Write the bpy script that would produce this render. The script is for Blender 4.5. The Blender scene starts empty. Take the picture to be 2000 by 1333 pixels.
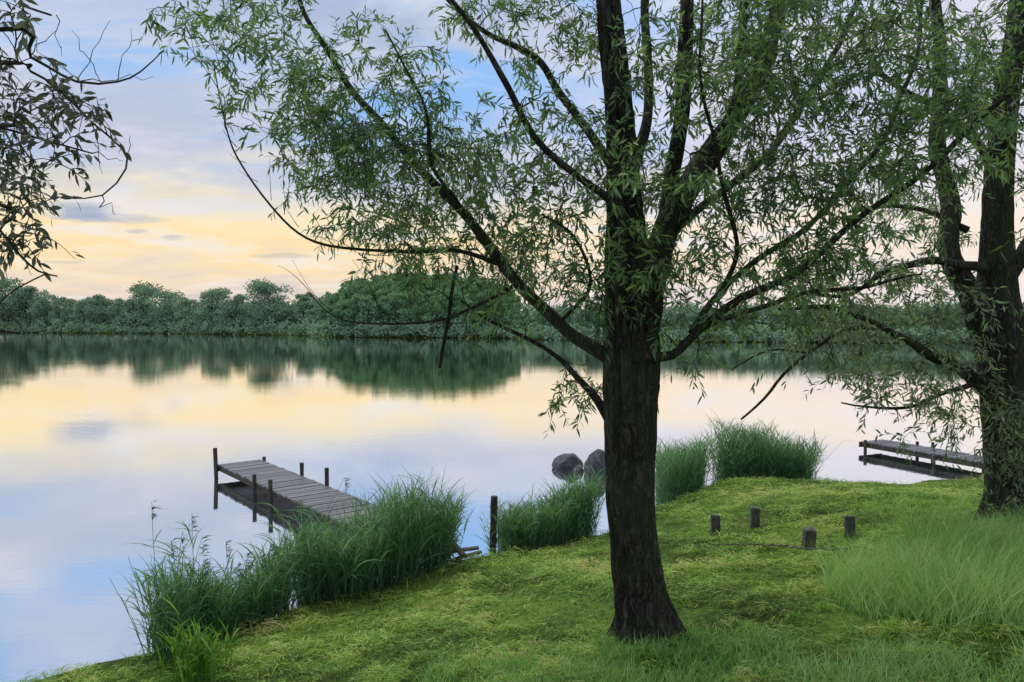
import bpy, math, random
import numpy as np
from mathutils import noise as mn, Vector
random.seed(7); rng=np.random.default_rng(7)
F=1444.4; H=2.5; PITCH=math.radians(1.49)
fw=np.array([0,math.cos(PITCH),-math.sin(PITCH)]); up=np.array([0,math.sin(PITCH),math.cos(PITCH)]); rt=np.array([1.,0,0])
EYE=np.array([0,0,H])
def ray(px,py): return fw+rt*((px-1000)/F)-up*((py-666.5)/F)
def W(px,py,z=0.0):
    d=ray(px,py); return EYE+d*((z-H)/d[2])
def P(px,py,depth):
    d=ray(px,py); return EYE+d*(depth/d[1])
# ------------------------------------------------ lake outline and terrain height
near=[(80,1333),(280,1290),(430,1250),(560,1200),(720,1165),(850,1112),(900,1095),(1000,1085),(1160,1050),(1290,990),(1390,950),(1430,940),(1600,945),(1750,950),(1900,941),(2100,930)]
poly=[(-250,-20),(-100,-30),(-30,-4),(-8,3.2)]+[tuple(W(a,b)[:2]) for a,b in near]+[(16,14),(30,22),(60,30),(95,50)]
far=[(2500,674),(2000,672),(1600,670),(1300,668),(1050,664),(985,661),(800,660),(640,659),(600,656),(300,652),(0,650),(-400,648)]
farp=[tuple(W(a,b)[:2]) for a,b in far]
poly+=farp+[(-260,120)]
poly=np.array(poly)
def sdist(x,y):
    x=np.asarray(x,float);y=np.asarray(y,float)
    best=np.full(x.shape,1e9); inside=np.zeros(x.shape,bool)
    n=len(poly)
    for i in range(n):
        ax,ay=poly[i]; bx,by=poly[(i+1)%n]
        dx,dy=bx-ax,by-ay
        t=np.clip(((x-ax)*dx+(y-ay)*dy)/(dx*dx+dy*dy),0,1)
        best=np.minimum(best,np.hypot(x-ax-t*dx,y-ay-t*dy))
        if ay!=by:
            c=((ay>y)!=(by>y))&(x<(bx-ax)*(y-ay)/(by-ay)+ax)
            inside^=c
    return np.where(inside,-best,best)
def vn(x,y,s=0):
    xi=np.floor(x).astype(np.int64); yi=np.floor(y).astype(np.int64); fx=x-xi; fy=y-yi
    fx=fx*fx*(3-2*fx); fy=fy*fy*(3-2*fy)
    def hsh(a,b):
        h=(a*374761393+b*668265263+s*982451653)&0x7fffffff
        h=((h^(h>>13))*1274126177)&0x7fffffff
        return ((h^(h>>16))&0xffff)/65535.0
    return (hsh(xi,yi)*(1-fx)+hsh(xi+1,yi)*fx)*(1-fy)+(hsh(xi,yi+1)*(1-fx)+hsh(xi+1,yi+1)*fx)*fy
def height(x,y):
    x=np.asarray(x,float);y=np.asarray(y,float)
    d=sdist(x,y)+ (vn(x*1.7,y*1.7,3)-.5)*.25
    land=.85*(1-np.exp(-(np.maximum(d,0)/3.5)**1.5))+np.clip(d,0,.12)*.6
    k=np.clip(d/1.0,0,1)
    land=land+k*((vn(x*.6,y*.6,1)-.5)*.12+(vn(x*2.6,y*2.6,2)-.5)*.055+(vn(x*7,y*7,5)-.5)*.055)
    land=land+2.5*np.exp(-(((x+18)/22)**2+((y-140)/18)**2))*(d>0)*np.clip(d/6,0,1)
    sea=-.7*(1-np.exp(np.minimum(d,0)/1.2))
    return np.where(d>0,land,sea)
def ground_hit(px,py):
    d=ray(px,py); ts=np.linspace(1.5,40,4000); p=EYE+d*ts[:,None]
    h=height(p[:,0],p[:,1]); i=np.argmax(p[:,2]<h)
    q=p[i]; return np.array([q[0],q[1],h[i]])
# ------------------------------------------------ mesh helpers
class Acc:
    def __init__(s): s.v=[];s.f=[];s.t=[];s.n=0
    def add(s,v,f,t=None):
        v=np.asarray(v,float).reshape(-1,3); 
        s.v.append(v); s.f.append(np.asarray(f,np.int64)+s.n)
        s.t.append(np.full(len(v),.5) if t is None else np.asarray(t,float).reshape(-1)); s.n+=len(v)
def link(o): bpy.context.scene.collection.objects.link(o)
def mk(name,acc,mat,parent=None,origin=(0,0,0),smooth=False):
    v=np.concatenate(acc.v)-np.array(origin)
    me=bpy.data.meshes.new(name); me.vertices.add(len(v)); me.vertices.foreach_set('co',v.astype(np.float32).ravel())
    sizes=np.concatenate([np.full(len(f),f.shape[1]) for f in acc.f]); loops=np.concatenate([f.ravel() for f in acc.f])
    me.loops.add(len(loops)); me.loops.foreach_set('vertex_index',loops.astype(np.int32))
    me.polygons.add(len(sizes)); me.polygons.foreach_set('loop_start',np.concatenate([[0],np.cumsum(sizes)[:-1]]).astype(np.int32))
    me.update(calc_edges=True); me.validate()
    a=me.attributes.new('tint','FLOAT','POINT'); a.data.foreach_set('value',np.concatenate(acc.t).astype(np.float32))
    me.polygons.foreach_set('use_smooth',np.full(len(me.polygons),smooth))
    me.materials.append(mat)
    o=bpy.data.objects.new(name,me); link(o)
    if parent: o.parent=parent
    else: o.location=origin
    return o
def empty(name,loc,label,cat,group=None):
    o=bpy.data.objects.new(name,None); o.location=loc; o.empty_display_size=.2; link(o); tag(o,label,cat,group); return o
def tag(o,label,cat,group=None,kind=None):
    o["label"]=label; o["category"]=cat
    if group: o["group"]=group
    if kind: o["kind"]=kind
def nrm(a): return a/(np.linalg.norm(a,axis=-1,keepdims=True)+1e-9)
def strips(acc,base,d,side,L,Wd,prof,bend,tint):
    prof=np.array(prof); S=len(prof)-1; t=np.linspace(0,1,S+1); N=len(base)
    c=base[:,None]+d[:,None]*(L[:,None]*t)[...,None]+bend[:,None]*(L[:,None]*t**2)[...,None]
    off=side[:,None]*(Wd[:,None]*.5*prof)[...,None]
    v=np.stack([c-off,c+off],axis=2).reshape(-1,3)
    j=np.arange(S)*2; q=np.stack([j,j+1,j+3,j+2],1)
    f=(np.arange(N)[:,None,None]*(2*(S+1))+q[None]).reshape(-1,4)
    acc.add(v,f,np.repeat(tint,2*(S+1)))
def tubes(acc,Pt,R,sides,ref=None,tint=None,cap=False):
    N,K,_=Pt.shape; T=nrm(np.gradient(Pt,axis=1))
    if ref is None: ref=rng.normal(size=(N,1,3))
    else: ref=np.array(ref,float).reshape(1,1,3)
    u=nrm(np.cross(T,ref)); w=np.cross(T,u)
    a=np.arange(sides)*2*math.pi/sides
    v=Pt[:,:,None]+R[:,:,None,None]*(u[:,:,None]*np.cos(a)[:,None]+w[:,:,None]*np.sin(a)[:,None])
    k=np.arange(K-1)[:,None]*sides; s=np.arange(sides)[None]; s2=(s+1)%sides
    q=np.stack([k+s,k+s2,k+sides+s2,k+sides+s],-1).reshape(-1,4)
    f=(np.arange(N)[:,None,None]*(K*sides)+q[None]).reshape(-1,4)
    n0=acc.n
    acc.add(v.reshape(-1,3),f,None if tint is None else np.repeat(tint,K*sides))
    if cap:
        for i in range(N):
            b=n0+i*K*sides
            acc.f.append(np.array([[b+x for x in range(sides)][::-1]])); acc.f.append(np.array([[b+(K-1)*sides+x for x in range(sides)]]))
def resample(pts,rad,step):
    pts=np.array(pts,float); rad=np.array(rad,float)
    p=np.vstack([2*pts[0]-pts[1],pts,2*pts[-1]-pts[-2]]); out=[];ro=[]
    for i in range(len(pts)-1):
        p0,p1,p2,p3=p[i:i+4]; n=max(2,int(np.linalg.norm(p2-p1)/step)); t=np.linspace(0,1,n,endpoint=False)[:,None]
        out.append(.5*((2*p1)+(-p0+p2)*t+(2*p0-5*p1+4*p2-p3)*t*t+(-p0+3*p1-3*p2+p3)*t**3))
        ro.append(rad[i]+(rad[i+1]-rad[i])*t[:,0])
    return np.vstack(out+[pts[-1:]]),np.concatenate(ro+[rad[-1:]])
def box(acc,c,ax,ay,az,sx,sy,sz,tint=.5):
    c=np.array(c,float);ax,ay,az=[nrm(np.array(q,float)) for q in (ax,ay,az)]
    v=[c+ax*sx*i/2+ay*sy*j/2+az*sz*k/2 for k in(-1,1) for j in(-1,1) for i in(-1,1)]
    acc.add(v,[[0,2,3,1],[4,5,7,6],[0,1,5,4],[2,6,7,3],[0,4,6,2],[1,3,7,5]],np.full(8,tint))
# ------------------------------------------------ materials
def newmat(name):
    m=bpy.data.materials.new(name); m.use_nodes=True; nt=m.node_tree; nt.nodes.clear(); return m,nt
def N(nt,t,**k):
    n=nt.nodes.new(t)
    for a,b in k.items():
        if a in n.inputs: n.inputs[a].default_value=b
        else: setattr(n,a,b)
    return n
def ramp(nt,src,stops):
    r=nt.nodes.new('ShaderNodeValToRGB'); e=r.color_ramp.elements
    while len(e)>1: e.remove(e[-1])
    e[0].position=stops[0][0]; e[0].color=(*stops[0][1],1)
    for p,c in stops[1:]:
        x=e.new(p); x.color=(*c,1)
    nt.links.new(src,r.inputs[0]); return r.outputs[0]
def math_(nt,op,a,b=None,c=None,clamp=False):
    n=nt.nodes.new('ShaderNodeMath'); n.operation=op; n.use_clamp=clamp
    for i,x in enumerate((a,b,c)):
        if x is None: continue
        if isinstance(x,(int,float)): n.inputs[i].default_value=x
        else: nt.links.new(x,n.inputs[i])
    return n.outputs[0]
def mixc(nt,f,a,b,bt='MIX'):
    n=nt.nodes.new('ShaderNodeMix'); n.data_type='RGBA'; n.blend_type=bt
    for i,x in ((0,f),(6,a),(7,b)):
        if isinstance(x,(int,float)): n.inputs[i].default_value=x
        elif isinstance(x,tuple): n.inputs[i].default_value=(*x,1)
        else: nt.links.new(x,n.inputs[i])
    return n.outputs[2]
def foliage(name,stops,trans=.35,rough=.5,nscale=1.2,namt=.5,spec=.3):
    m,nt=newmat(name); at=N(nt,'ShaderNodeAttribute',attribute_name='tint')
    geo=N(nt,'ShaderNodeNewGeometry'); no=N(nt,'ShaderNodeTexNoise',Scale=nscale,Detail=3.0); nt.links.new(geo.outputs['Position'],no.inputs['Vector'])
    s=math_(nt,'ADD',at.outputs['Fac'],math_(nt,'MULTIPLY',math_(nt,'SUBTRACT',no.outputs[0],.5),namt*2))
    col=ramp(nt,s,stops)
    b=N(nt,'ShaderNodeBsdfPrincipled',Roughness=rough); b.inputs['Specular IOR Level'].default_value=spec
    nt.links.new(col,b.inputs['Base Color']); tr=N(nt,'ShaderNodeBsdfTranslucent')
    nt.links.new(mixc(nt,.6,col,(1.0,1.0,.35),'MULTIPLY'),tr.inputs[0])
    mx=N(nt,'ShaderNodeMixShader'); mx.inputs[0].default_value=trans
    nt.links.new(b.outputs[0],mx.inputs[1]); nt.links.new(tr.outputs[0],mx.inputs[2])
    o=N(nt,'ShaderNodeOutputMaterial'); nt.links.new(mx.outputs[0],o.inputs[0]); return m
M_leaf=foliage('willow_leaf',[(0,(.045,.095,.045)),(.4,(.105,.20,.08)),(.75,(.20,.32,.13)),(1,(.30,.42,.21))],.5,.42,1.8,.45,.4)
M_leaf2=foliage('willow_leaf_grey',[(0,(.055,.10,.055)),(.4,(.13,.20,.11)),(.75,(.22,.31,.17)),(1,(.32,.39,.24))],.5,.42,1.8,.45,.4)
M_leafdark=foliage('sallow_leaf',[(0,(.05,.06,.055)),(.5,(.085,.11,.085)),(1,(.16,.19,.15))],.4,.45,2,.3)
M_reed=foliage('reed_leaf',[(0,(.04,.11,.05)),(.5,(.12,.27,.11)),(.85,(.21,.40,.16)),(1,(.38,.46,.20))],.4,.5,1.0,.3)
M_iris=foliage('bright_reed',[(0,(.06,.14,.02)),(.6,(.15,.34,.04)),(1,(.26,.44,.07))],.4,.5,1,.3)
M_grass=foliage('grass_blade',[(0,(.035,.07,.014)),(.25,(.095,.18,.028)),(.52,(.22,.38,.055)),(.8,(.37,.53,.10)),(1,(.52,.45,.20))],.35,.6,1.1,.7,.2)
M_tall=foliage('tall_grass_blade',[(0,(.12,.26,.05)),(.5,(.27,.49,.13)),(1,(.52,.66,.30))],.4,.6,.9,.3,.2)
M_far=foliage('distant_leaf_hazed',[(0,(.13,.20,.145)),(.5,(.19,.30,.20)),(1,(.28,.40,.25))],.2,.8,.12,.4,.05)  # distance haze is put into this leaf colour, paler and bluer
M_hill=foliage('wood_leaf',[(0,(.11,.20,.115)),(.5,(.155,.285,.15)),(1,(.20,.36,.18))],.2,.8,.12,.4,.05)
def barkmat(name,dark,lite,moss,mossamt=.5,bumpd=.012):
    m,nt=newmat(name); geo=N(nt,'ShaderNodeNewGeometry'); mp=N(nt,'ShaderNodeMapping'); mp.inputs['Scale'].default_value=(1,1,.2)
    wn=N(nt,'ShaderNodeTexNoise',Scale=7.0,Detail=4.0); nt.links.new(geo.outputs['Position'],wn.inputs['Vector'])
    wv=mixc(nt,1.0,geo.outputs['Position'],mixc(nt,1.0,wn.outputs['Color'],(.11,.11,.30),'MULTIPLY'),'ADD')
    nt.links.new(wv,mp.inputs[0])
    n1=N(nt,'ShaderNodeTexNoise',Scale=55.0,Detail=8.0,Roughness=.7); nt.links.new(mp.outputs[0],n1.inputs['Vector'])
    vo=N(nt,'ShaderNodeTexNoise',Scale=30.0,Detail=3.0); nt.links.new(mp.outputs[0],vo.inputs['Vector'])
    rid=math_(nt,'ABSOLUTE',math_(nt,'SUBTRACT',vo.outputs[0],.5))
    hgt=math_(nt,'ADD',math_(nt,'MULTIPLY',n1.outputs[0],.6),math_(nt,'MULTIPLY',math_(nt,'MINIMUM',rid,.18),2.4))
    col=ramp(nt,hgt,[(.3,dark),(.65,lite),(.9,tuple(min(1,c*1.5) for c in lite))])
    n2=N(nt,'ShaderNodeTexNoise',Scale=3.0,Detail=5.0); nt.links.new(geo.outputs['Position'],n2.inputs['Vector'])
    mf=ramp(nt,n2.outputs[0],[(.42,(0,0,0)),(.66,(mossamt,)*3)])
    col=mixc(nt,mf,col,moss)
    b=N(nt,'ShaderNodeBsdfPrincipled',Roughness=.9); b.inputs['Specular IOR Level'].default_value=.2
    nt.links.new(col,b.inputs['Base Color']); bp=N(nt,'ShaderNodeBump',Strength=1.0,Distance=bumpd); nt.links.new(hgt,bp.inputs['Height']); nt.links.new(bp.outputs[0],b.inputs['Normal'])
    o=N(nt,'ShaderNodeOutputMaterial'); nt.links.new(b.outputs[0],o.inputs[0]); return m
M_bark=barkmat('willow_bark',(.012,.011,.009),(.075,.066,.054),(.06,.08,.032),.6,.045)
M_twig=barkmat('twig_bark',(.02,.018,.014),(.05,.045,.036),(.045,.055,.028),.4,.002)
M_wood=barkmat('weathered_wood',(.05,.044,.038),(.15,.135,.115),(.09,.10,.06),.3,.004)
M_woodd=barkmat('dark_post_wood',(.03,.025,.02),(.09,.078,.065),(.06,.065,.04),.4,.004)
M_rock=barkmat('rock',(.05,.05,.056),(.12,.12,.14),(.07,.08,.065),.3,.004)
def deckmat():
    m,nt=newmat('deck_planks'); at=N(nt,'ShaderNodeAttribute',attribute_name='tint'); geo=N(nt,'ShaderNodeNewGeometry')
    n1=N(nt,'ShaderNodeTexNoise',Scale=14.0,Detail=6.0); nt.links.new(geo.outputs['Position'],n1.inputs['Vector'])
    s=math_(nt,'ADD',math_(nt,'MULTIPLY',at.outputs['Fac'],.6),math_(nt,'MULTIPLY',n1.outputs[0],.5))
    col=ramp(nt,s,[(.1,(.035,.035,.037)),(.5,(.08,.075,.082)),(.95,(.15,.145,.155))])
    b=N(nt,'ShaderNodeBsdfPrincipled',Roughness=.5); nt.links.new(col,b.inputs['Base Color'])
    bp=N(nt,'ShaderNodeBump',Strength=.6,Distance=.004); nt.links.new(n1.outputs[0],bp.inputs['Height']); nt.links.new(bp.outputs[0],b.inputs['Normal'])
    o=N(nt,'ShaderNodeOutputMaterial'); nt.links.new(b.outputs[0],o.inputs[0]); return m
M_deck=deckmat()
def groundmat():
    m,nt=newmat('lawn_soil'); geo=N(nt,'ShaderNodeNewGeometry'); pos=geo.outputs['Position']
    n1=N(nt,'ShaderNodeTexNoise',Scale=1.1,Detail=6.0,Roughness=.6); nt.links.new(pos,n1.inputs['Vector'])
    n2=N(nt,'ShaderNodeTexNoise',Scale=22.0,Detail=6.0,Roughness=.7); nt.links.new(pos,n2.inputs['Vector'])
    s=math_(nt,'ADD',math_(nt,'MULTIPLY',n1.outputs[0],.5),math_(nt,'MULTIPLY',n2.outputs[0],.5))
    col=ramp(nt,s,[(.36,(.035,.04,.012)),(.47,(.06,.11,.018)),(.56,(.12,.20,.03)),(.66,(.22,.23,.07))])
    sp=N(nt,'ShaderNodeSeparateXYZ'); nt.links.new(pos,sp.inputs[0])
    mr=N(nt,'ShaderNodeMapRange'); nt.links.new(sp.outputs[2],mr.inputs[0]); mr.inputs[1].default_value=.03; mr.inputs[2].default_value=.10
    col=mixc(nt,mr.outputs[0],(.04,.032,.02),col)
    b=N(nt,'ShaderNodeBsdfPrincipled',Roughness=.95); b.inputs['Specular IOR Level'].default_value=.1; nt.links.new(col,b.inputs['Base Color'])
    bp=N(nt,'ShaderNodeBump',Strength=1.0,Distance=.04); nt.links.new(n2.outputs[0],bp.inputs['Height']); nt.links.new(bp.outputs[0],b.inputs['Normal'])
    o=N(nt,'ShaderNodeOutputMaterial'); nt.links.new(b.outputs[0],o.inputs[0]); return m
def watermat():
    m,nt=newmat('lake_water'); geo=N(nt,'ShaderNodeNewGeometry')
    mp=N(nt,'ShaderNodeMapping'); mp.inputs['Scale'].default_value=(.6,2.0,1); nt.links.new(geo.outputs['Position'],mp.inputs[0])
    n1=N(nt,'ShaderNodeTexNoise',Scale=1.3,Detail=3.0,Roughness=.5); n2=N(nt,'ShaderNodeTexNoise',Scale=7.0,Detail=3.0)
    n3=N(nt,'ShaderNodeTexNoise',Scale=.12,Detail=2.0)
    for n in(n1,n2,n3): nt.links.new(mp.outputs[0],n.inputs['Vector'])
    hh=math_(nt,'ADD',math_(nt,'MULTIPLY',n1.outputs[0],.55),math_(nt,'MULTIPLY',n2.outputs[0],.45))
    hh=math_(nt,'MULTIPLY',hh,math_(nt,'MULTIPLY',n3.outputs[0],1.7))
    bp=N(nt,'ShaderNodeBump',Strength=1.0,Distance=.0018); nt.links.new(hh,bp.inputs['Height'])
    gl=N(nt,'ShaderNodeBsdfGlossy'); gl.inputs['Roughness'].default_value=.0; gl.inputs['Color'].default_value=(.98,.98,.98,1); nt.links.new(bp.outputs[0],gl.inputs['Normal'])
    df=N(nt,'ShaderNodeBsdfDiffuse'); df.inputs[0].default_value=(.04,.10,.11,1)
    lw=N(nt,'ShaderNodeFresnel'); lw.inputs[0].default_value=1.33
    fac=math_(nt,'ADD',math_(nt,'MULTIPLY',lw.outputs[0],.35),.83,clamp=True)
    mx=N(nt,'ShaderNodeMixShader'); nt.links.new(fac,mx.inputs[0]); nt.links.new(df.outputs[0],mx.inputs[1]); nt.links.new(gl.outputs[0],mx.inputs[2])
    o=N(nt,'ShaderNodeOutputMaterial'); nt.links.new(mx.outputs[0],o.inputs[0]); return m
# ------------------------------------------------ terrain sheet
def geo_seq(a,b,n): return list(np.geomspace(a,b,n))
xs=np.array(sorted(set([-q for q in geo_seq(9.5,1500,70)]+list(np.arange(-9,13,.05))+[q for q in geo_seq(13.3,1500,70)])))
ys=np.array(sorted(set([-q for q in geo_seq(3.3,600,20)]+list(np.arange(-3,15,.05))+list(np.geomspace(15.3,75,30))+list(np.arange(77,190,1.6))+geo_seq(192,1500,20))))
X,Y=np.meshgrid(xs,ys); Z=height(X,Y)
nx,ny=len(xs),len(ys); i=np.arange(ny-1)[:,None]*nx+np.arange(nx-1)[None]
a=Acc(); a.add(np.stack([X,Y,Z],-1),np.stack([i,i+1,i+nx+1,i+nx],-1).reshape(-1,4))
g=mk('ground',a,groundmat(),smooth=True); tag(g,'mown grassy lake bank and far shore ground','ground',kind='structure')
a=Acc(); a.add([[-280,-60,0],[140,-60,0],[140,220,0],[-280,220,0]],[[0,1,2,3]])
w=mk('water',a,watermat()); tag(w,'calm lake water mirroring the dusk sky','water',kind='structure')
# ------------------------------------------------ trees
def limb(acc,pts,sides=10,step=.06,ref=(.15,1,.2),wob=.0,K=1.0):
    p=np.array([P(q[0],q[1],q[2]) for q in pts]); r=np.array([q[3]/F*q[2]/2*K for q in pts])
    p,r=resample(p,r,step)
    s=rng.uniform(0,50)
    if wob:
        for k in range(len(p)):
            v=mn.noise_vector(Vector(p[k]*2.2+s)); p[k]+=np.array(v)*wob*min(1,k/5)
    r=r*(1+.12*np.array([mn.noise(Vector(q*5+s)) for q in p]))
    tubes(acc,p[None],r[None],sides,ref)
    return p,r
def grow(tw,lf,skel_p,skel_r,targets,shoots=5,nl=11,ll=(.065,.105),lw=.016,droop=.5,maxr=.012,slen=(.16,.36),density=1.0):
    A=np.array(skel_p); R=np.array(skel_r)
    d0=np.array([np.min(np.linalg.norm(A-t,axis=1)) for t in targets]); order=np.argsort(d0)
    SP=[];SD=[]
    K=8; paths=[];rads=[]
    for oi in order:
        T=targets[oi]; dv=np.linalg.norm(A-T,axis=1)*(1+.15*np.random.RandomState(oi).rand(len(A)))
        j=int(np.argmin(dv)); S=A[j]; L=np.linalg.norm(T-S)
        if L<.08: T=T+nrm(rng.normal(size=3))*.15; L=np.linalg.norm(T-S)
        t=np.linspace(0,1,K)[:,None]
        bow=rng.normal(size=3)*.08*L+np.array([0,0,.16*L])
        path=S+(T-S)*t+bow*(4*t*(1-t))
        path[1:-1]+=rng.normal(size=(K-2,3))*.018*L
        r0=min(R[j]*.7,.003+.007*L,maxr); rr=np.linspace(r0,.0018,K)
        paths.append(path);rads.append(rr)
        A=np.vstack([A,path[2:]]); R=np.concatenate([R,rr[2:]])
        td=nrm(path[-1]-path[-3])
        n=max(1,int(round(shoots*density)))
        for s in range(n):
            f=rng.uniform(.4,1) if s else 1.0
            k=f*(K-1); k0=min(int(k),K-2); SP.append(path[k0]+(path[k0+1]-path[k0])*(k-k0)); SD.append(td)
    tubes(tw,np.array(paths),np.array(rads),5)
    SP=np.array(SP);SD=np.array(SD);n=len(SP)
    d=nrm(SD*.6+nrm(rng.normal(size=(n,3)))*.9+np.array([0,0,.08])); L=rng.uniform(slen[0],slen[1],n)
    t=np.linspace(0,1,5)[None,:,None]
    path=SP[:,None]+d[:,None]*L[:,None,None]*t+np.array([0,0,-1])*(droop*L*rng.uniform(.3,1.2,n))[:,None,None]*t**2
    tubes(tw,path,np.tile(np.linspace(.0022,.0008,5),(n,1)),3)
    tt=np.linspace(.08,1,nl)[None]+rng.uniform(-.03,.03,(n,nl)); tt=np.clip(tt,0,1)
    base=SP[:,None]+d[:,None]*(L[:,None]*tt)[...,None]+np.array([0,0,-1])*((droop*L*.75)[:,None]*tt**2)[...,None]
    tan=nrm(d[:,None]+np.array([0,0,-1])*(droop*1.2*tt)[...,None])
    lat=nrm(np.cross(tan,rng.normal(size=(n,nl,3))))
    ld=nrm(tan*.65+lat*.85+np.array([0,0,-.2])+rng.normal(size=(n,nl,3))*.2)
    side=nrm(np.cross(ld,rng.normal(size=(n,nl,3))))
    m=n*nl; keep=rng.random(m)<.88
    ld=ld.reshape(m,3)[keep];side=side.reshape(m,3)[keep];base=base.reshape(m,3)[keep];m=len(base)
    LL=rng.uniform(ll[0],ll[1],m); bend=nrm(np.cross(ld,side))*rng.normal(0,.22,m)[:,None]+np.array([0,0,-.15])
    ct=np.repeat(rng.normal(0,.1,n),nl)[keep] 
    strips(lf,base,ld,side,LL,LL/ll[1]*lw*rng.uniform(.8,1.2,m),[.12,.95,.85,.04],bend,np.clip(rng.normal(.42,.18,m)+ct,0,1))
def targ(regs,k=1.0,cl=5,sp=.13):
    out=[]
    for cx,cy,rx,ry,n,d0,d1 in regs:
        for _ in range(max(1,int(round(n*k/cl)))):
            a=rng.uniform(0,2*math.pi); r=math.sqrt(rng.random())
            c=P(cx+rx*r*math.cos(a),cy+ry*r*math.sin(a),rng.uniform(d0,d1)); out.append(c)
            for _ in range(cl-1): out.append(c+rng.normal(size=3)*sp*[1.2,1.2,.75])
    return out
# ---- main willow
base=ground_hit(1262,1262); D=base[1]; print('tree base',base)
tr=Acc()
def trunk_geo(acc,rows,sides,step,amp,roots=0.0,seed=0.,zb=0):
    p=np.array([P(q[0],q[1],q[2]) for q in rows]); r=np.array([q[3]/F*q[2]/2 for q in rows])
    p,r=resample(p,r,step)
    K=len(p); a=np.arange(sides)*2*math.pi/sides; V=np.zeros((K,sides,3))
    for k in range(K):
        for s in range(sides):
            c,sn=math.cos(a[s]),math.sin(a[s])
            w_=.25*mn.noise(Vector((c*3,sn*3,p[k][2]*2.5+seed)))
            n=mn.noise(Vector((c*5.5+seed+w_,sn*5.5,p[k][2]*1.6))); n2=mn.noise(Vector((c*13+seed,sn*13,p[k][2]*6)))
            big=mn.noise(Vector((c*1.3+seed+9,sn*1.3,p[k][2]*1.1)))
            ridge=(1-abs(n)*3.0)
            rr=r[k]*(1+.14*big)+amp*(ridge*.8+n2*.9)
            hb=max(0,1-(p[k][2]-zb)/.38)
            if roots: rr+=roots*hb**2*max(0,math.cos(a[s]*5+seed)*.7+.3+big)
            V[k,s]=p[k]+np.array([c,sn*.95,0])*rr
    k=np.arange(K-1)[:,None]*sides; s=np.arange(sides)[None]; s2=(s+1)%sides
    acc.add(V.reshape(-1,3),np.stack([k+s,k+s2,k+sides+s2,k+sides+s],-1).reshape(-1,4)); return p,r
rows=[(1278,1345,D,190),(1270,1275,D,156),(1262,1225,D,118),(1250,1150,D,96),(1238,1060,D,88),(1231,960,D,88),(1229,860,D,94),(1231,760,D,106),(1234,680,D,108),(1231,600,D,98),(1226,500,D+.02,84),(1220,400,D+.03,64),(1208,200,D+.05,48),(1188,0,D+.1,42),(1172,-250,D+.15,32),(1165,-600,D+.2,14)]
sk=[];sr=[]
p,r=trunk_geo(tr,rows,120,.016,.013,.10,0.,base[2]); q=p[:,2]>base[2]+1.7; sk+=list(p[q][::6]);sr+=list(r[q][::6])
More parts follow.
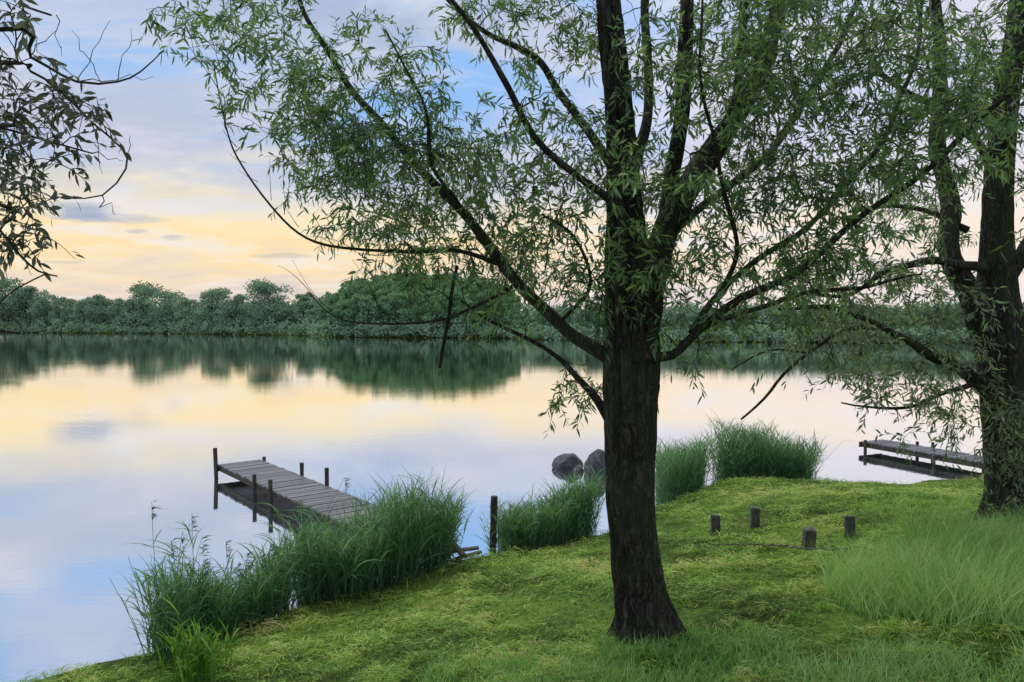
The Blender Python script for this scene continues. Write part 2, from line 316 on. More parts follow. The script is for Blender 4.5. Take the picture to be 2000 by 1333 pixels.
limbs=[
 [(1248,730,D,60),(1258,600,D+.05,62),(1280,500,D+.08,58),(1318,410,D+.13,52),(1395,290,D+.25,44),(1475,160,D+.35,38),(1530,0,D+.45,32),(1600,-300,D+.6,22),(1640,-520,D+.7,8)],
 [(1285,500,D+.1,28),(1303,380,D+.15,30),(1330,230,D+.05,30),(1345,80,D,28),(1350,-120,D-.1,24),(1375,-420,D-.2,10)],
 [(1210,715,D,30),(1165,685,D-.02,28),(1110,652,D,24),(1040,588,D+.08,23),(960,488,D+.15,21),(880,392,D+.25,18),(780,282,D+.35,15),(700,192,D+.4,13),(640,110,D+.4,11),(590,15,D+.4,9),(560,-120,D+.4,7),(540,-200,D+.4,3)],
 [(1225,460,D-.1,20),(1205,405,D-.15,17),(1130,345,D-.2,14),(1040,262,D-.25,13),(985,165,D-.3,12),(930,70,D-.35,10),(870,-10,D-.4,8),(800,-120,D-.4,5)],
 [(1200,330,D+.1,20),(1150,260,D+.2,17),(1090,180,D+.3,15),(1045,110,D+.35,13),(950,60,D+.4,10),(880,10,D+.45,8),(830,-50,D+.5,4)],
 [(1195,830,D,20),(1165,775,D+.1,16),(1130,738,D+.15,13),(1085,695,D+.25,10),(1010,650,D+.35,8),(930,610,D+.4,6),(900,590,D+.4,4)],
 [(985,520,D+.15,11),(900,490,D+.1,8),(800,497,D,7),(700,487,D-.1,6),(600,455,D-.2,5),(530,392,D-.25,4.5),(480,318,D-.3,4),(448,250,D-.3,3),(415,120,D-.3,2)],
 [(1000,560,D+.1,8),(930,600,D,6),(850,627,D-.1,5),(750,631,D-.15,4),(665,617,D-.2,3),(600,570,D-.2,2)],
 [(1225,700,D-.1,28),(1270,697,D-.2,22),(1310,695,D-.25,18),(1355,655,D-.3,16),(1440,585,D-.35,15),(1560,532,D-.45,13),(1680,432,D-.5,12),(1800,340,D-.55,11),(1900,250,D-.6,10),(2000,165,D-.65,9),(2150,60,D-.7,6)],
 [(1330,675,D-.3,12),(1440,605,D-.2,10),(1560,572,D-.1,9),(1700,560,D,7),(1800,540,D,4)],
 [(1350,650,D-.3,13),(1430,545,D-.1,12),(1560,450,D+.1,11),(1690,320,D+.2,10),(1770,180,D+.3,9),(1800,20,D+.35,7),(1810,-200,D+.4,4)],
 [(1228,800,D-.16,20),(1222,700,D-.17,21),(1214,600,D-.17,20),(1214,500,D-.16,20),(1214,420,D-.15,18),(1205,330,D-.1,14),(1190,200,D-.15,11),(1180,50,D-.2,8),(1185,-150,D-.2,4)],
 [(1400,590,D-.3,10),(1440,470,D-.5,9),(1400,330,D-.7,8),(1375,180,D-.9,6),(1365,20,D-1.0,5),(1380,-100,D-1,3)],
 [(1300,460,D+.2,20),(1390,390,D+.4,16),(1500,300,D+.6,14),(1600,150,D+.8,12),(1680,0,D+.9,10),(1740,-150,D+1,6)],
 [(1240,330,D+.1,22),(1270,180,D+.3,19),(1260,20,D+.4,16),(1250,-150,D+.5,9)],
 [(1395,292,D+.25,24),(1440,180,D+.1,18),(1450,60,D,14),(1470,-80,D,9)],
 [(900,405,D+.2,9),(850,330,D+.1,8),(840,230,D,7),(790,130,D,5),(750,60,D,3)],
 [(1085,640,D+.1,8),(1150,560,D-.2,7),(1120,470,D-.3,6),(1060,420,D-.4,4)],
 [(840,-30,D+.5,5),(700,-60,D+.3,6),(560,-40,D+.1,5),(470,10,D,4),(420,60,D,2)],
 [(893,520,D+.15,7),(885,570,D+.1,7),(872,650,D+.1,8),(863,718,D+.1,7)],
]
for L_ in limbs:
    big=L_[1][3]>14
    p,r=limb(tr,L_,sides=20 if big else 8,step=.05,wob=.03 if big else .045)
    sk+=list(p[2::2]); sr+=list(r[2::2])
R_=[(610,170,90,90,42,D-.1,D+.7),(440,50,75,60,24,D-.4,D+.3),(760,130,80,60,20,D,D+.7),(610,310,120,75,56,D-.2,D+.6),(770,340,110,95,54,D-.2,D+.8),(860,260,70,60,20,D,D+.8),
(740,430,100,50,32,D-.2,D+.6),(890,450,100,80,42,D-.2,D+.7),(950,340,90,80,30,D-.4,D+.7),(1060,400,90,110,42,D-.5,D+.6),(1060,560,110,90,42,D-.4,D+.5),(1080,200,75,80,20,D-.3,D+.7),
(1000,30,130,50,22,D-.5,D+.7),(1130,60,80,80,22,D-.3,D+.7),(1230,250,110,230,42,D-.7,D+.5),(1250,500,75,130,24,D-.55,D-.15),(1420,110,130,130,72,D-1,D+.8),(1600,90,170,130,104,D-1.1,D+1.2),(1830,110,180,150,112,D-1.1,D+1.2),
(1430,330,130,110,52,D-1.1,D+.7),(1640,310,150,120,76,D-.9,D+1.2),(1820,290,130,100,40,D-.8,D+.8),(1480,480,120,70,40,D-.8,D+.5),(1640,490,140,70,32,D-.5,D+.5),(1390,610,70,40,10,D-.6,D+.2),(1560,590,110,35,8,D-.5,D+.3),
(1100,740,50,50,10,D-.1,D+.3),(1000,600,70,40,12,D,D+.4),(1335,670,60,40,5,D-.3,D+.2),(540,260,60,50,10,D-.3,D+.1),(560,30,70,30,10,D-.2,D+.5),
(1000,-170,300,150,50,D-.5,D+1),(1500,-200,400,180,90,D-.8,D+1.3),(640,-100,150,80,15,D,D+.8),(800,560,90,30,5,D-.1,D+.3)]
tw=tr; lf=Acc()
grow(tw,lf,sk,sr,targ(R_,1,5,.15),shoots=4,nl=10,ll=(.040,.070),lw=.0155,slen=(.09,.22),droop=.28,maxr=.007)
bp_=[];br_=[]
for L_ in (limbs[6],limbs[7]):
    p,r=resample(np.array([P(q[0],q[1],q[2]) for q in L_]),np.array([.003]*len(L_)),.05)
    for k in range(6,len(p),2):
        d=nrm(np.array([rng.uniform(-1,.1),rng.uniform(-.5,.5),rng.uniform(-.1,.9)])); l=rng.uniform(.1,.4); t=np.linspace(0,1,6)[:,None]
        bp_.append(p[k]+d*l*t+rng.normal(size=3)*.06*l*4*t*(1-t)+np.array([0,0,.1*l])*t**2); br_.append(np.linspace(.0025,.0008,6))
tubes(tw,np.array(bp_),np.array(br_),4)
root=empty('willow_tree',base,'leaning multi-stemmed willow with dark furrowed bark on mown bank','tree')
mk('trunk',tr,M_bark,root,base,True); mk('crown',lf,M_leaf,root,base)
# ---- second willow
b2=ground_hit(1972,1012); D2=b2[1]; print('tree2',b2)
tr=Acc();sk=[];sr=[]
p,r=trunk_geo(tr,[(1984,1060,D2,130),(1978,1010,D2,104),(1972,950,D2,86),(1966,850,D2,80),(1958,760,D2,82),(1952,680,D2,90),(1948,600,D2,76),(1948,500,D2,56),(1950,350,D2,46),(1966,180,D2,42),(1992,20,D2,38),(2010,-200,D2,28),(2030,-450,D2,10)],80,.03,.010,.06,4.,b2[2])
sk+=list(p[::4]);sr+=list(r[::4])
for L_ in [
 [(1938,710,D2,50),(1902,600,D2-.1,48),(1872,500,D2-.1,40),(1852,400,D2,34),(1830,200,D2+.1,28),(1825,0,D2+.2,20),(1825,-200,D2+.2,9)],
 [(1935,770,D2,30),(1890,735,D2-.1,26),(1830,705,D2-.2,20),(1760,655,D2-.4,15),(1680,625,D2-.5,11),(1600,600,D2-.6,8),(1520,600,D2-.7,5)],
 [(1930,530,D2,22),(1890,518,D2-.2,18),(1820,505,D2-.3,16),(1750,520,D2-.4,12),(1680,560,D2-.5,9),(1600,570,D2-.6,7),(1500,560,D2-.7,4)],
 [(1960,560,D2,28),(2000,490,D2,26),(2050,400,D2,20),(2150,200,D2,10)],
 [(1720,640,D2-.45,9),(1640,650,D2-.5,8),(1575,690,D2-.5,7),(1520,755,D2-.5,6),(1450,815,D2-.5,4)],
 [(1575,690,D2-.5,5),(1500,680,D2-.4,4),(1430,720,D2-.4,3)],
 [(1900,750,D2-.1,12),(1850,770,D2-.3,9),(1790,790,D2-.4,7),(1720,800,D2-.5,5),(1650,790,D2-.5,3)],
 [(1945,330,D2,18),(1880,250,D2+.2,15),(1780,190,D2+.3,12),(1700,100,D2+.4,8)],
 [(1890,450,D2-.1,14),(1820,420,D2+.1,11),(1740,400,D2+.2,8),(1660,420,D2+.3,5)],
 [(1950,800,D2,16),(2020,760,D2,14),(2100,700,D2,9)]]:
    p,r=limb(tr,L_,sides=14,step=.08,wob=.07); sk+=list(p[2::2]); sr+=list(r[2::2])
lf=Acc()
R2=[(1780,600,130,50,30,D2-1,D2+.6),(1660,560,120,50,22,D2-1,D2+.5),(1560,610,110,40,12,D2-1.2,D2),(1830,470,70,60,10,D2-.8,D2+.8),(1780,350,80,110,12,D2-.6,D2+1),(1880,150,120,140,20,D2-.8,D2+1),(1780,120,140,120,20,D2-.4,D2+1),
(1960,720,50,110,12,D2-.6,D2-.25),(1965,860,50,100,16,D2-.5,D2-.2),(1975,970,50,40,12,D2-.4,D2-.1),(1820,780,90,30,12,D2-.8,D2),(1720,790,70,25,10,D2-.8,D2-.2),(1870,850,40,30,4,D2-.6,D2),
(1780,700,120,50,18,D2-.7,D2),(2080,500,80,300,40,D2-.6,D2+.6),(1950,-150,250,150,50,D2-.8,D2+1),(2150,100,150,300,50,D2-.8,D2+.8),(1640,680,90,40,6,D2-.8,D2-.3)]
grow(tr,lf,sk,sr,targ(R2,1,4,.24),shoots=6,nl=9,ll=(.05,.08),lw=.019,slen=(.14,.32),maxr=.012,droop=.3)
root=empty('willow_tree',b2,'thick forked willow with leafy shoots on its trunk, beside the water','tree')
mk('trunk',tr,M_bark,root,b2,True); mk('crown',lf,M_leaf2,root,b2)
# ---- sallow whose branches hang into the view
D3=2.7
tr=Acc();sk=[];sr=[]
bx=np.array([-3.6,1.9]); b3=np.array([bx[0],bx[1],float(height(bx[0],bx[1]))])
pt=np.array([b3+[0,0,-.2],b3+[.02,.02,.8],b3+[.08,.1,1.7],b3+[.2,.2,2.6],b3+[.25,.3,3.6],b3+[.2,.4,4.6]]); pr=np.array([.16,.12,.11,.09,.06,.02])
p,r=resample(pt,pr,.05); tubes(tr,p[None],r[None],24,(1,0,0)); sk+=list(p[10::3]);sr+=list(r[10::3])
hub=b3+np.array([.2,.2,2.5])
def l3(pts,h,w0):
    q=[h]+[P(a,b,c) for a,b,c,_ in pts]; rr=[w0]+[w/F*c/2 for _,_,c,w in pts]
    p,r=resample(q,rr,.05); tubes(tr,p[None],r[None],8,(.1,1,.2)); return p,r
for pts in [
 [(-60,60,2.5,10),(60,112,D3,6),(150,160,D3,5),(230,160,D3,4),(275,140,D3,3),(320,98,D3,2)],
 [(-60,120,2.5,9),(60,140,D3,5),(130,190,D3,4.5),(180,240,D3,4),(238,290,D3,4),(246,330,D3,3.5),(200,382,D3,3),(130,388,D3,2)],
 [(-60,-30,2.5,8),(40,10,D3,5),(100,30,D3,4)],
 [(-60,250,2.5,9),(0,250,D3,5),(90,275,D3,4),(180,300,D3,3)],
 [(-60,380,2.5,9),(0,450,D3,5),(40,500,D3,4.5),(75,530,D3,4),(112,540,D3,3)],
 [(-40,640,2.5,4),(0,590,D3,3),(40,560,D3,3),(90,535,D3,3)]]:
    p,r=l3(pts,hub+rng.normal(size=3)*.1,.03); n=len(p); q=[k for k in range(n) if p[k][0]>-2.6]; sk+=[p[k] for k in q];sr+=[r[k] for k in q]
for (x0,y0,x1,y1) in [(150,160,215,40),(230,160,255,55),(200,165,140,60),(120,180,60,60),(238,290,190,200),(246,330,255,265),(180,300,240,315),(110,30,120,110),(150,160,300,150),(130,190,220,220),(20,470,10,560),(60,110,110,60),(180,240,200,340),(200,382,225,420)]:
    A_,B_=P(x0,y0,D3),P(x1,y1,D3+.1); t=np.linspace(0,1,7)[:,None]; tubes(tr,(A_+(B_-A_)*t+rng.normal(size=(7,3))*.012*(4*t*(1-t)))[None],np.linspace(.0022,.0009,7)[None],4)
lf=Acc()
grow(tr,lf,sk,sr,targ([(30,150,80,70,12,D3-.2,D3+.3),(60,240,110,50,16,D3-.2,D3+.2),(150,210,40,30,4,D3-.1,D3+.1),(20,60,40,60,6,D3-.2,D3+.2),(20,330,35,50,8,D3-.2,D3+.2),(20,400,35,50,8,D3-.1,D3+.1),(90,370,15,15,2,D3,D3+.1),(10,480,20,30,4,D3,D3+.1),(-200,200,150,300,20,D3-.4,D3+.4)],1,2,.08),shoots=3,nl=7,ll=(.03,.050),lw=.0175,slen=(.07,.15),droop=.4,maxr=.003)
root=empty('sallow_tree',b3,'slender sallow with drooping sparse branches over the lake','tree')
mk('trunk',tr,M_twig,root,b3,True); mk('crown',lf,M_leafdark,root,b3)
# ------------------------------------------------ reeds
def reed_clump(poly_px,n,hmin,hmax,label,name='reed_clump',mat=None,lw=.012,plume=0,lean=(0,0),m=8):
    pts=np.array([W(a,b,0)[:2] for a,b,_ in poly_px]); th=np.array([c for _,_,c in poly_px])
    seg=rng.integers(0,len(pts)-1,n); u=rng.random(n)
    xy=pts[seg]*(1-u[:,None])+pts[seg+1]*u[:,None]; t_=th[seg]*(1-u)+th[seg+1]*u
    v=rng.random(n); cdir=nrm(xy); xy=xy+cdir*(v*t_)[:,None]+rng.normal(size=(n,2))*.05
    z=np.maximum(height(xy[:,0],xy[:,1]),-.15)-.02
    base=np.column_stack([xy,z]); c=pts.mean(0)
    patch=.62+.66*vn(xy[:,0]*2.6,xy[:,1]*2.6,11)
    Hh=rng.uniform(hmin,hmax,n)*patch
    out=np.column_stack([(xy-c)*.10,np.zeros(n)])+np.column_stack([rng.normal(size=(n,2))*.10+np.array(lean),np.zeros(n)])
    d=nrm(np.array([0,0,1.])+out)
    acc=Acc(); t=np.linspace(0,1,5)[None,:,None]
    bend=out*.5
    stem=base[:,None]+d[:,None]*Hh[:,None,None]*t*.93+bend[:,None]*Hh[:,None,None]*t**2
    tubes(acc,stem,np.tile(np.linspace(.0038,.0012,5),(n,1)),3,tint=np.clip(rng.normal(.55,.15,n),0,1))
    f=rng.uniform(.05,.92,(n,m)); b=base[:,None]+d[:,None]*(Hh[:,None]*f*.9)[...,None]+bend[:,None]*(Hh[:,None]*f**2)[...,None]
    az=rng.uniform(0,2*math.pi,(n,m)); hz=np.stack([np.cos(az),np.sin(az),np.zeros((n,m))],-1)
    ld=nrm(hz*rng.uniform(.12,.6,(n,m,1))+np.array([lean[0],lean[1],1.])); side=nrm(np.cross(ld,np.array([0,0,1.]))+rng.normal(size=(n,m,3))*.3)
    L=rng.uniform(.18,.42,(n,m))*(Hh[:,None]**.7)
    bd=hz*.3+np.array([lean[0]*.5,0,-.5])*rng.uniform(.1,1.3,(n,m,1))
    k=n*m
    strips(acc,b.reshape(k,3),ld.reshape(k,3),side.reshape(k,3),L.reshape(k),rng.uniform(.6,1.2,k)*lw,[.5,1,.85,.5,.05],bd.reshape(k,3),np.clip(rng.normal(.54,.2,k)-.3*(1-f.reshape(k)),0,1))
    if plume:
        idx=rng.choice(n,plume); 
        for q in idx:
            hh=Hh[q]+rng.uniform(.15,.4); tt=np.linspace(0,1,6)[:,None]; sp=base[q]+d[q]*hh*tt+bend[q]*hh*tt**2+np.array([.05,0,0])*tt**3
            tubes(acc,sp[None],np.linspace(.004,.0015,6)[None],3,tint=np.array([.3]))
            nb=24; bb=np.repeat(sp[-1][None],nb,0)-np.array([0,0,1])*rng.uniform(0,.14,(nb,1)); dd=nrm(rng.normal(size=(nb,3))*.5+np.array([.5,0,.6]))
            strips(acc,bb,dd,nrm(rng.normal(size=(nb,3))),rng.uniform(.03,.07,nb),np.full(nb,.008),[.6,1,.1],np.tile([0.3,0,-.4],(nb,1)),np.full(nb,.05))
            for s_ in range(5):
                f_=rng.uniform(.3,.9); o_=base[q]+d[q]*hh*f_; hz_=nrm(np.array([rng.normal(),rng.normal()*.5,.9]))
                strips(acc,o_[None],hz_[None],np.array([[.3,1,0]])/1.04,np.array([rng.uniform(.2,.4)]),np.array([.014]),[.5,1,.8,.4,.05],np.array([[.3*hz_[0],0,-.5]]),np.array([.4]))
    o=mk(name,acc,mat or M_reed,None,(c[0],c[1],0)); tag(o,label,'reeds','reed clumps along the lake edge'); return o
reed_clump([(310,1345,.5),(440,1268,.55),(556,1218,.5)],640,.45,.80,'straggly reed clump with tall old seed heads at water edge',plume=22,lean=(.04,0))
reed_clump([(592,1198,.6),(720,1174,.75),(872,1116,.6)],960,.68,.97,'dense tall green reed clump beside the dock',lean=(.04,0))
reed_clump([(975,1086,.5),(1060,1078,.6),(1150,1058,.6)],600,.60,.83,'rounded green reed clump next to a round post',lean=(.02,0))
reed_clump([(1290,985,1.0),(1330,975,1.2),(1368,958,1.0)],460,.7,1.1,'green reed clump at the grassy corner of the bank',lean=(0,0))
reed_clump([(1405,940,.8),(1490,940,1.0),(1580,941,.8)],820,.68,.94,'wide bushy reed clump standing in shallow water',lean=(.01,0))
reed_clump([(345,1420,.3),(375,1395,.35),(420,1405,.3)],70,.32,.48,'bright green broad-leaved reeds at the bank foot',mat=M_iris,lw=.018,m=4)
# ------------------------------------------------ lawn
def lawn():
    acc=Acc(); n=540000
    y=2.6*(14/2.6)**rng.random(n); x=(rng.random(n)*2-1)*(y*.78+.8)
    d=sdist(x,y); k=d>.03+.15*rng.random(n); x=x[k];y=y[k];d=d[k]
    wx=x+.4*(vn(x*2,y*2,81)-.5); wy=y+.4*(vn(x*2,y*2,82)-.5)
    tuft=vn(wx*2.6,wy*5.6,21)*.5+vn(x*9,y*11,22)*.3+vn(x*21,y*21,23)*.2; k=rng.random(len(x))<np.clip((tuft-.28)*3.2,.10,1); x=x[k];y=y[k];tuft=tuft[k]; n=len(x)
    lie=rng.random(n)<.6
    z=height(x,y)+rng.uniform(0,1,n)*np.where(lie,.11*np.clip(tuft-.4,0,1)/.5,.01)
    az=rng.normal(0,.9,n)+vn(x*2.2,y*2.2,31)*9; hz=np.column_stack([np.cos(az),np.sin(az),np.zeros(n)])
    dd=nrm(hz+np.column_stack([np.zeros((n,2)),np.where(lie,rng.uniform(-.2,.4,n),rng.uniform(.6,2.0,n))]))
    side=nrm(np.cross(dd,np.array([0,0,1.]))+rng.normal(size=(n,3))*.4)
    L=rng.uniform(.02,.045,n)*np.where(lie,1.9,1.1)*(.8+.05*y)*(.5+tuft); Wd=rng.uniform(.003,.0055,n)*(.65+.11*y)
    col=.44+(vn(x*.9,y*.9,41)-.5)*.5+(tuft-.5)*1.1+rng.normal(0,.18,n)  # blade tint carries painted highlight on tufts and shadow in the gaps
    dry=rng.random(n)<.05*vn(x*1.3,y*1.3,44)*2; col=np.where(dry,1.1,col)
    strips(acc,np.column_stack([x,y,z]),dd,side,L,Wd,[1,.8,.08],np.column_stack([np.zeros((n,2)),np.full(n,-.25)]),np.clip(col,0,1.2))
    o=mk('grass',acc,M_grass); tag(o,'short mown grass with loose clippings on the bank','grass',kind='stuff')
lawn()
def tall(polyf,n,h0,h1,label,mat,box_,lw=.004):
    acc=Acc(); x=rng.uniform(box_[0],box_[1],n);y=rng.uniform(box_[2],box_[3],n); k=polyf(x,y)&(sdist(x,y)>.25); x=x[k];y=y[k];n=len(x)
    z=height(x,y)-.01; az=rng.uniform(0,2*math.pi,n); hz=np.column_stack([np.cos(az),np.sin(az),np.zeros(n)])
    dd=nrm(hz*rng.uniform(.05,.45,(n,1))+np.array([.0,0,1.])); side=nrm(np.cross(dd,rng.normal(size=(n,3))))
    L=rng.uniform(h0,h1,n)*(.6+.7*vn(x*1.8,y*1.8,51)); bd=hz*.35+np.array([.12,0,-.3])
    strips(acc,np.column_stack([x,y,z]),dd,side,L,rng.uniform(.6,1.3,n)*lw,[1,.95,.7,.4,.05],bd*rng.uniform(.3,1.3,(n,1)),np.clip(.45+(vn(x,y,61)-.5)*.5+rng.normal(0,.2,n),0,1))
    o=mk('tall_grass',acc,mat); tag(o,label,'grass',kind='stuff'); return o
c1=ground_hit(1900,1200)
tall(lambda x,y:((x-c1[0]-.95)/1.75)**2+((y-c1[1]-.40-.25*(x-c1[0]))/.95)**2+ (vn(x*4,y*4,71)-.5)*.25<1,50000,.30,.48,'patch of tall unmown feathery meadow grass',M_tall,(c1[0]-2,c1[0]+4,c1[1]-1.5,c1[1]+2.6),.005)
tall(lambda x,y:(y<D-.22+ (vn(x*2.3,y*2.3,72)-.5)*.7+.08*np.clip(x-1,0,2))&(x>-.5)&(vn(x*4,y*4,76)>.3),42000,.08,.20,'fringe of longer grass around the willow foot',M_tall,(-.8,4.2,2.6,D+.6),.005)
tall(lambda x,y:(np.hypot(x-b2[0],y-b2[1])<1.1+(vn(x*2,y*2,73)-.5)),7000,.1,.26,'longer grass around the thick willow trunk',M_tall,(b2[0]-2,b2[0]+2,b2[1]-2,b2[1]+2),.006)
tall(lambda x,y:(np.hypot(x-base[0],y-base[1])<.34+.15*(vn(x*5,y*5,77)-.5))&(y<base[1]+.1),6000,.06,.19,'grass tufts at the foot of the willow trunk',M_tall,(base[0]-.6,base[0]+.6,base[1]-.6,base[1]+.3),.005)
tall(lambda x,y:np.abs(sdist(x,y)-.35)<.3*vn(x*2,y*2,75)+.02,16000,.08,.2,'uncut grass edging the waterline',M_grass,(-4,9,5,13.5),.006)
# ------------------------------------------------ docks
def dock(A,B,C,zt,label,posts,npl,pr=.034):
    A,B,C=[np.array([q[0],q[1],zt]) for q in (A,B,C)]
    root=empty('wooden_dock',(A+B)/2*[1,1,0],label,'dock','docks on the lake')
    org=np.array(root.location)
    ax=nrm(C-A); L=np.linalg.norm(C-A); ay=nrm(B-A-ax*np.dot(B-A,ax)); wd=np.linalg.norm(np.dot(B-A,ay)); azv=np.array([0,0,1.])
    print('dock',L,wd)
    a=Acc(); s=L/npl
    for k in range(npl):
        c=A+ax*(s*(k+.5))+ay*(wd/2+rng.uniform(-.012,.012))+azv*(-.0125+rng.uniform(-.003,.003))
        box(a,c,nrm(ax+ay*rng.uniform(-.012,.012)),ay,azv,s-.018,wd+.03,.025,rng.uniform(.1,.9))
    mk('deck',a,M_deck,root,org)
    for off in (.03,wd-.03):
        a=Acc(); box(a,A+ax*L/2+ay*off-azv*.07,ax,ay,azv,L-.02,.045,.08,.3); o=mk('beam',a,M_woodd,root,org)
    a=Acc(); box(a,A-ax*.018+ay*wd/2-azv*.065,ax,ay,azv,.03,wd+.05,.10,.3); mk('end_board',a,M_woodd,root,org)
    for (f,s_,h) in posts:
        c=A+ax*(f*L)+ay*(wd*s_+(.035 if s_>.5 else -.035))
        t=np.linspace(0,1,6)[:,None]; p=c*[1,1,0]+np.array([0,0,-.6])+np.array([rng.normal()*.015,rng.normal()*.015,.6+zt+h])*t
        a=Acc(); tubes(a,p[None],np.full((1,6),pr)*(1+rng.normal(size=(1,6))*.05),10,(0,1,0),cap=True); mk('post',a,M_woodd,root,org)
    return root
zt=.22
A=W(427,907,zt);B=W(500,895,zt);C0=W(628,1000,zt); ax=nrm(C0-A); C=A+ax*(np.linalg.norm(C0-A)+.9)
dock(A,B,C,zt,'narrow weathered plank dock on wooden posts over calm water',[(.01,0,.27),(.02,1,.05),(.36,0,.12),(.49,0,.14),(.35,1,.18),(.53,1,.24)],42,.030)
A=W(1682,862,.2);B=W(1702,855,.2);C=W(1935,906,.2);
dock(A,B,C,.2,'grey plank dock with cross beam reaching from the bank',[(.05,0,.04),(.3,1,.06),(.42,1,.09),(.62,0,-.02),(.8,1,.05)],34,.028)
# ------------------------------------------------ posts, stumps, rocks, driftwood
def bev(o,w=.006):
    m=o.modifiers.new('bevel','BEVEL'); m.width=w; m.segments=2
p0=W(960,1082,0.02); a=Acc(); t=np.linspace(0,1,10)[:,None]; pth=p0+np.array([0,0,-.4])+np.array([.03,0,.4+.62])*t
tubes(a,pth[None],(.036*(1+rng.normal(size=(1,10))*.04)),12,(0,1,0),cap=True); o=mk('mooring_post',a,M_woodd,None,p0); tag(o,'dark round upright wooden post beside reeds','post'); bev(o,.004)
lab=['weathered square wooden stump post in mown grass','small upright square wooden stump post in short grass','slightly tilted square wooden stump post near fallen stick','square wooden stump post with pale cut edge']
for k,(px,py,wp,hp,tl) in enumerate([(1397,1047,20,40,0),(1474,1030,19,38,.02),(1579,1074,25,42,.05),(1660,1048,22,40,-.02)]):
    q=ground_hit(px,py); d=q[1]; w_=wp/F*d*.9; h_=hp/F*d
    a=Acc(); az_=rng.uniform(-.5,.5); axv=np.array([math.cos(az_),math.sin(az_),0]); zv=nrm(np.array([tl,0.02,1.])); ayv=nrm(np.cross(zv,axv)); axv=np.cross(ayv,zv)
    box(a,q+zv*(h_/2-.1),axv,ayv,zv,w_,w_*.8,h_+.2,.5); 
    o=mk('stump_post',a,M_wood,None,q); tag(o,lab[k],'wooden post','square stump posts in the grass'); bev(o,.01)
    for v in o.data.vertices:
        if v.co.z>h_/2: v.co.z+=rng.uniform(-.015,.015)
def rock(px,py,wp,hp,label,seed):
    q=W(px,py,0); d=q[1]; sx=wp/F*d/2; sz=hp/F*d
    import bmesh
    bm=bmesh.new(); bmesh.ops.create_icosphere(bm,subdivisions=4,radius=1)
    pl=[(nrm(np.random.RandomState(seed*50+k).normal(size=3)),np.random.RandomState(seed*50+k).uniform(.55,.8)) for k in range(14)]
    for v in bm.verts:
        c=np.array(v.co)
        for nn,dd in pl:
            e=np.dot(c,nn)-dd
            if e>0: c=c-nn*e*.95
        c=c+np.array(mn.noise_vector(Vector(c*2+seed)))*.08+np.array(mn.noise_vector(Vector(c*7+seed)))*.03
        v.co=(c[0]*sx*1.15,c[1]*sx*1.0,(c[2]+.2)*sz*.82)
    me=bpy.data.meshes.new('boulder'); bm.to_mesh(me); bm.free(); me.materials.append(M_rock)
    o=bpy.data.objects.new('boulder',me); o.location=q; link(o); tag(o,label,'rock','boulders in the shallow water')
rock(1104,914,60,32,'pale angular boulder breaking the water surface',1)
rock(1130,922,26,17,'small rounded stone beside a larger boulder',2)
rock(1168,924,48,48,'tall blocky dark boulder standing in the water',3)
for k,(x0,y0,x1,y1,wd,hh) in enumerate([(878,1078,935,1070,.07,.05),(890,1092,940,1078,.05,.08),(885,1062,905,1085,.06,.12)]):
    A_=W(x0,y0,hh);B_=W(x1,y1,hh+.03); a=Acc(); axv=nrm(B_-A_); box(a,(A_+B_)/2,axv,np.cross([0,0,1],axv),[0,0,1],np.linalg.norm(B_-A_),wd,.025,.4)
    o=mk('driftwood_plank',a,M_wood,None,(A_+B_)/2); tag(o,'grey driftwood plank lying at the muddy waterline','plank','driftwood planks at the waterline'); bev(o,.004)
a=Acc(); pp=[ground_hit(x,y)+np.array([0,0,.055]) for x,y in [(1380,1072),(1440,1076),(1520,1077),(1590,1087),(1640,1086),(1695,1083)]]
p,r=resample(pp,[.003,.006,.008,.007,.006,.003],.04); p+=rng.normal(size=p.shape)*.005; tubes(a,p[None],r[None],8,(0,0,1))
for k in (5,12,20,28):
    if k<len(p):
        t=np.linspace(0,1,5)[:,None]; tubes(a,(p[k]+np.array([rng.uniform(-.15,.15),rng.uniform(-.2,.2),.05])*t)[None],np.linspace(.004,.002,5)[None],5)
o=mk('fallen_branch',a,M_wood,None,p[0],True); tag(o,'thin bare fallen branch lying on mown grass','branch')
# ------------------------------------------------ far shore trees
def crown_pts(h,w,n,seed,lobes=11,zlow=.0,rk=1.0):
    R=np.random.RandomState(seed); c=[];rad=[]
    for k in range(lobes):
        z=R.uniform(zlow+.1,.86); wr=w*.5*math.sin(math.pi*min(1,max(.22,(z-.02)*.95)))**.6
        a=R.uniform(0,6.28); rr=R.uniform(.2,.75)*wr; c.append([rr*math.cos(a),rr*math.sin(a),z*h]); rad.append(R.uniform(.14,.26)*w*(1.1-.4*z)*rk)
    c=np.array(c);rad=np.array(rad); k=R.randint(0,lobes,n); d=nrm(R.normal(size=(n,3))); d[:,2]=np.where(R.rand(n)<.3,d[:,2],np.abs(d[:,2]))
    ra=rad[k]*R.uniform(.45,1.3,n)
    p=c[k]+d*ra[:,None]*[1,1,.85]; p[:,2]=np.maximum(p[:,2],.03*h)
    return p,d,R
def far_leaves(acc,p,d,R,size,tb=.5):
    n=len(p); dd=nrm(R.normal(size=(n,3))+d*.3); side=nrm(np.cross(dd,R.normal(size=(n,3))))
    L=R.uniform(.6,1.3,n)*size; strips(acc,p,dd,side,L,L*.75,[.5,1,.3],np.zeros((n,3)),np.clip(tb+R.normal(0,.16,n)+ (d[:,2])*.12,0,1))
variants=[]
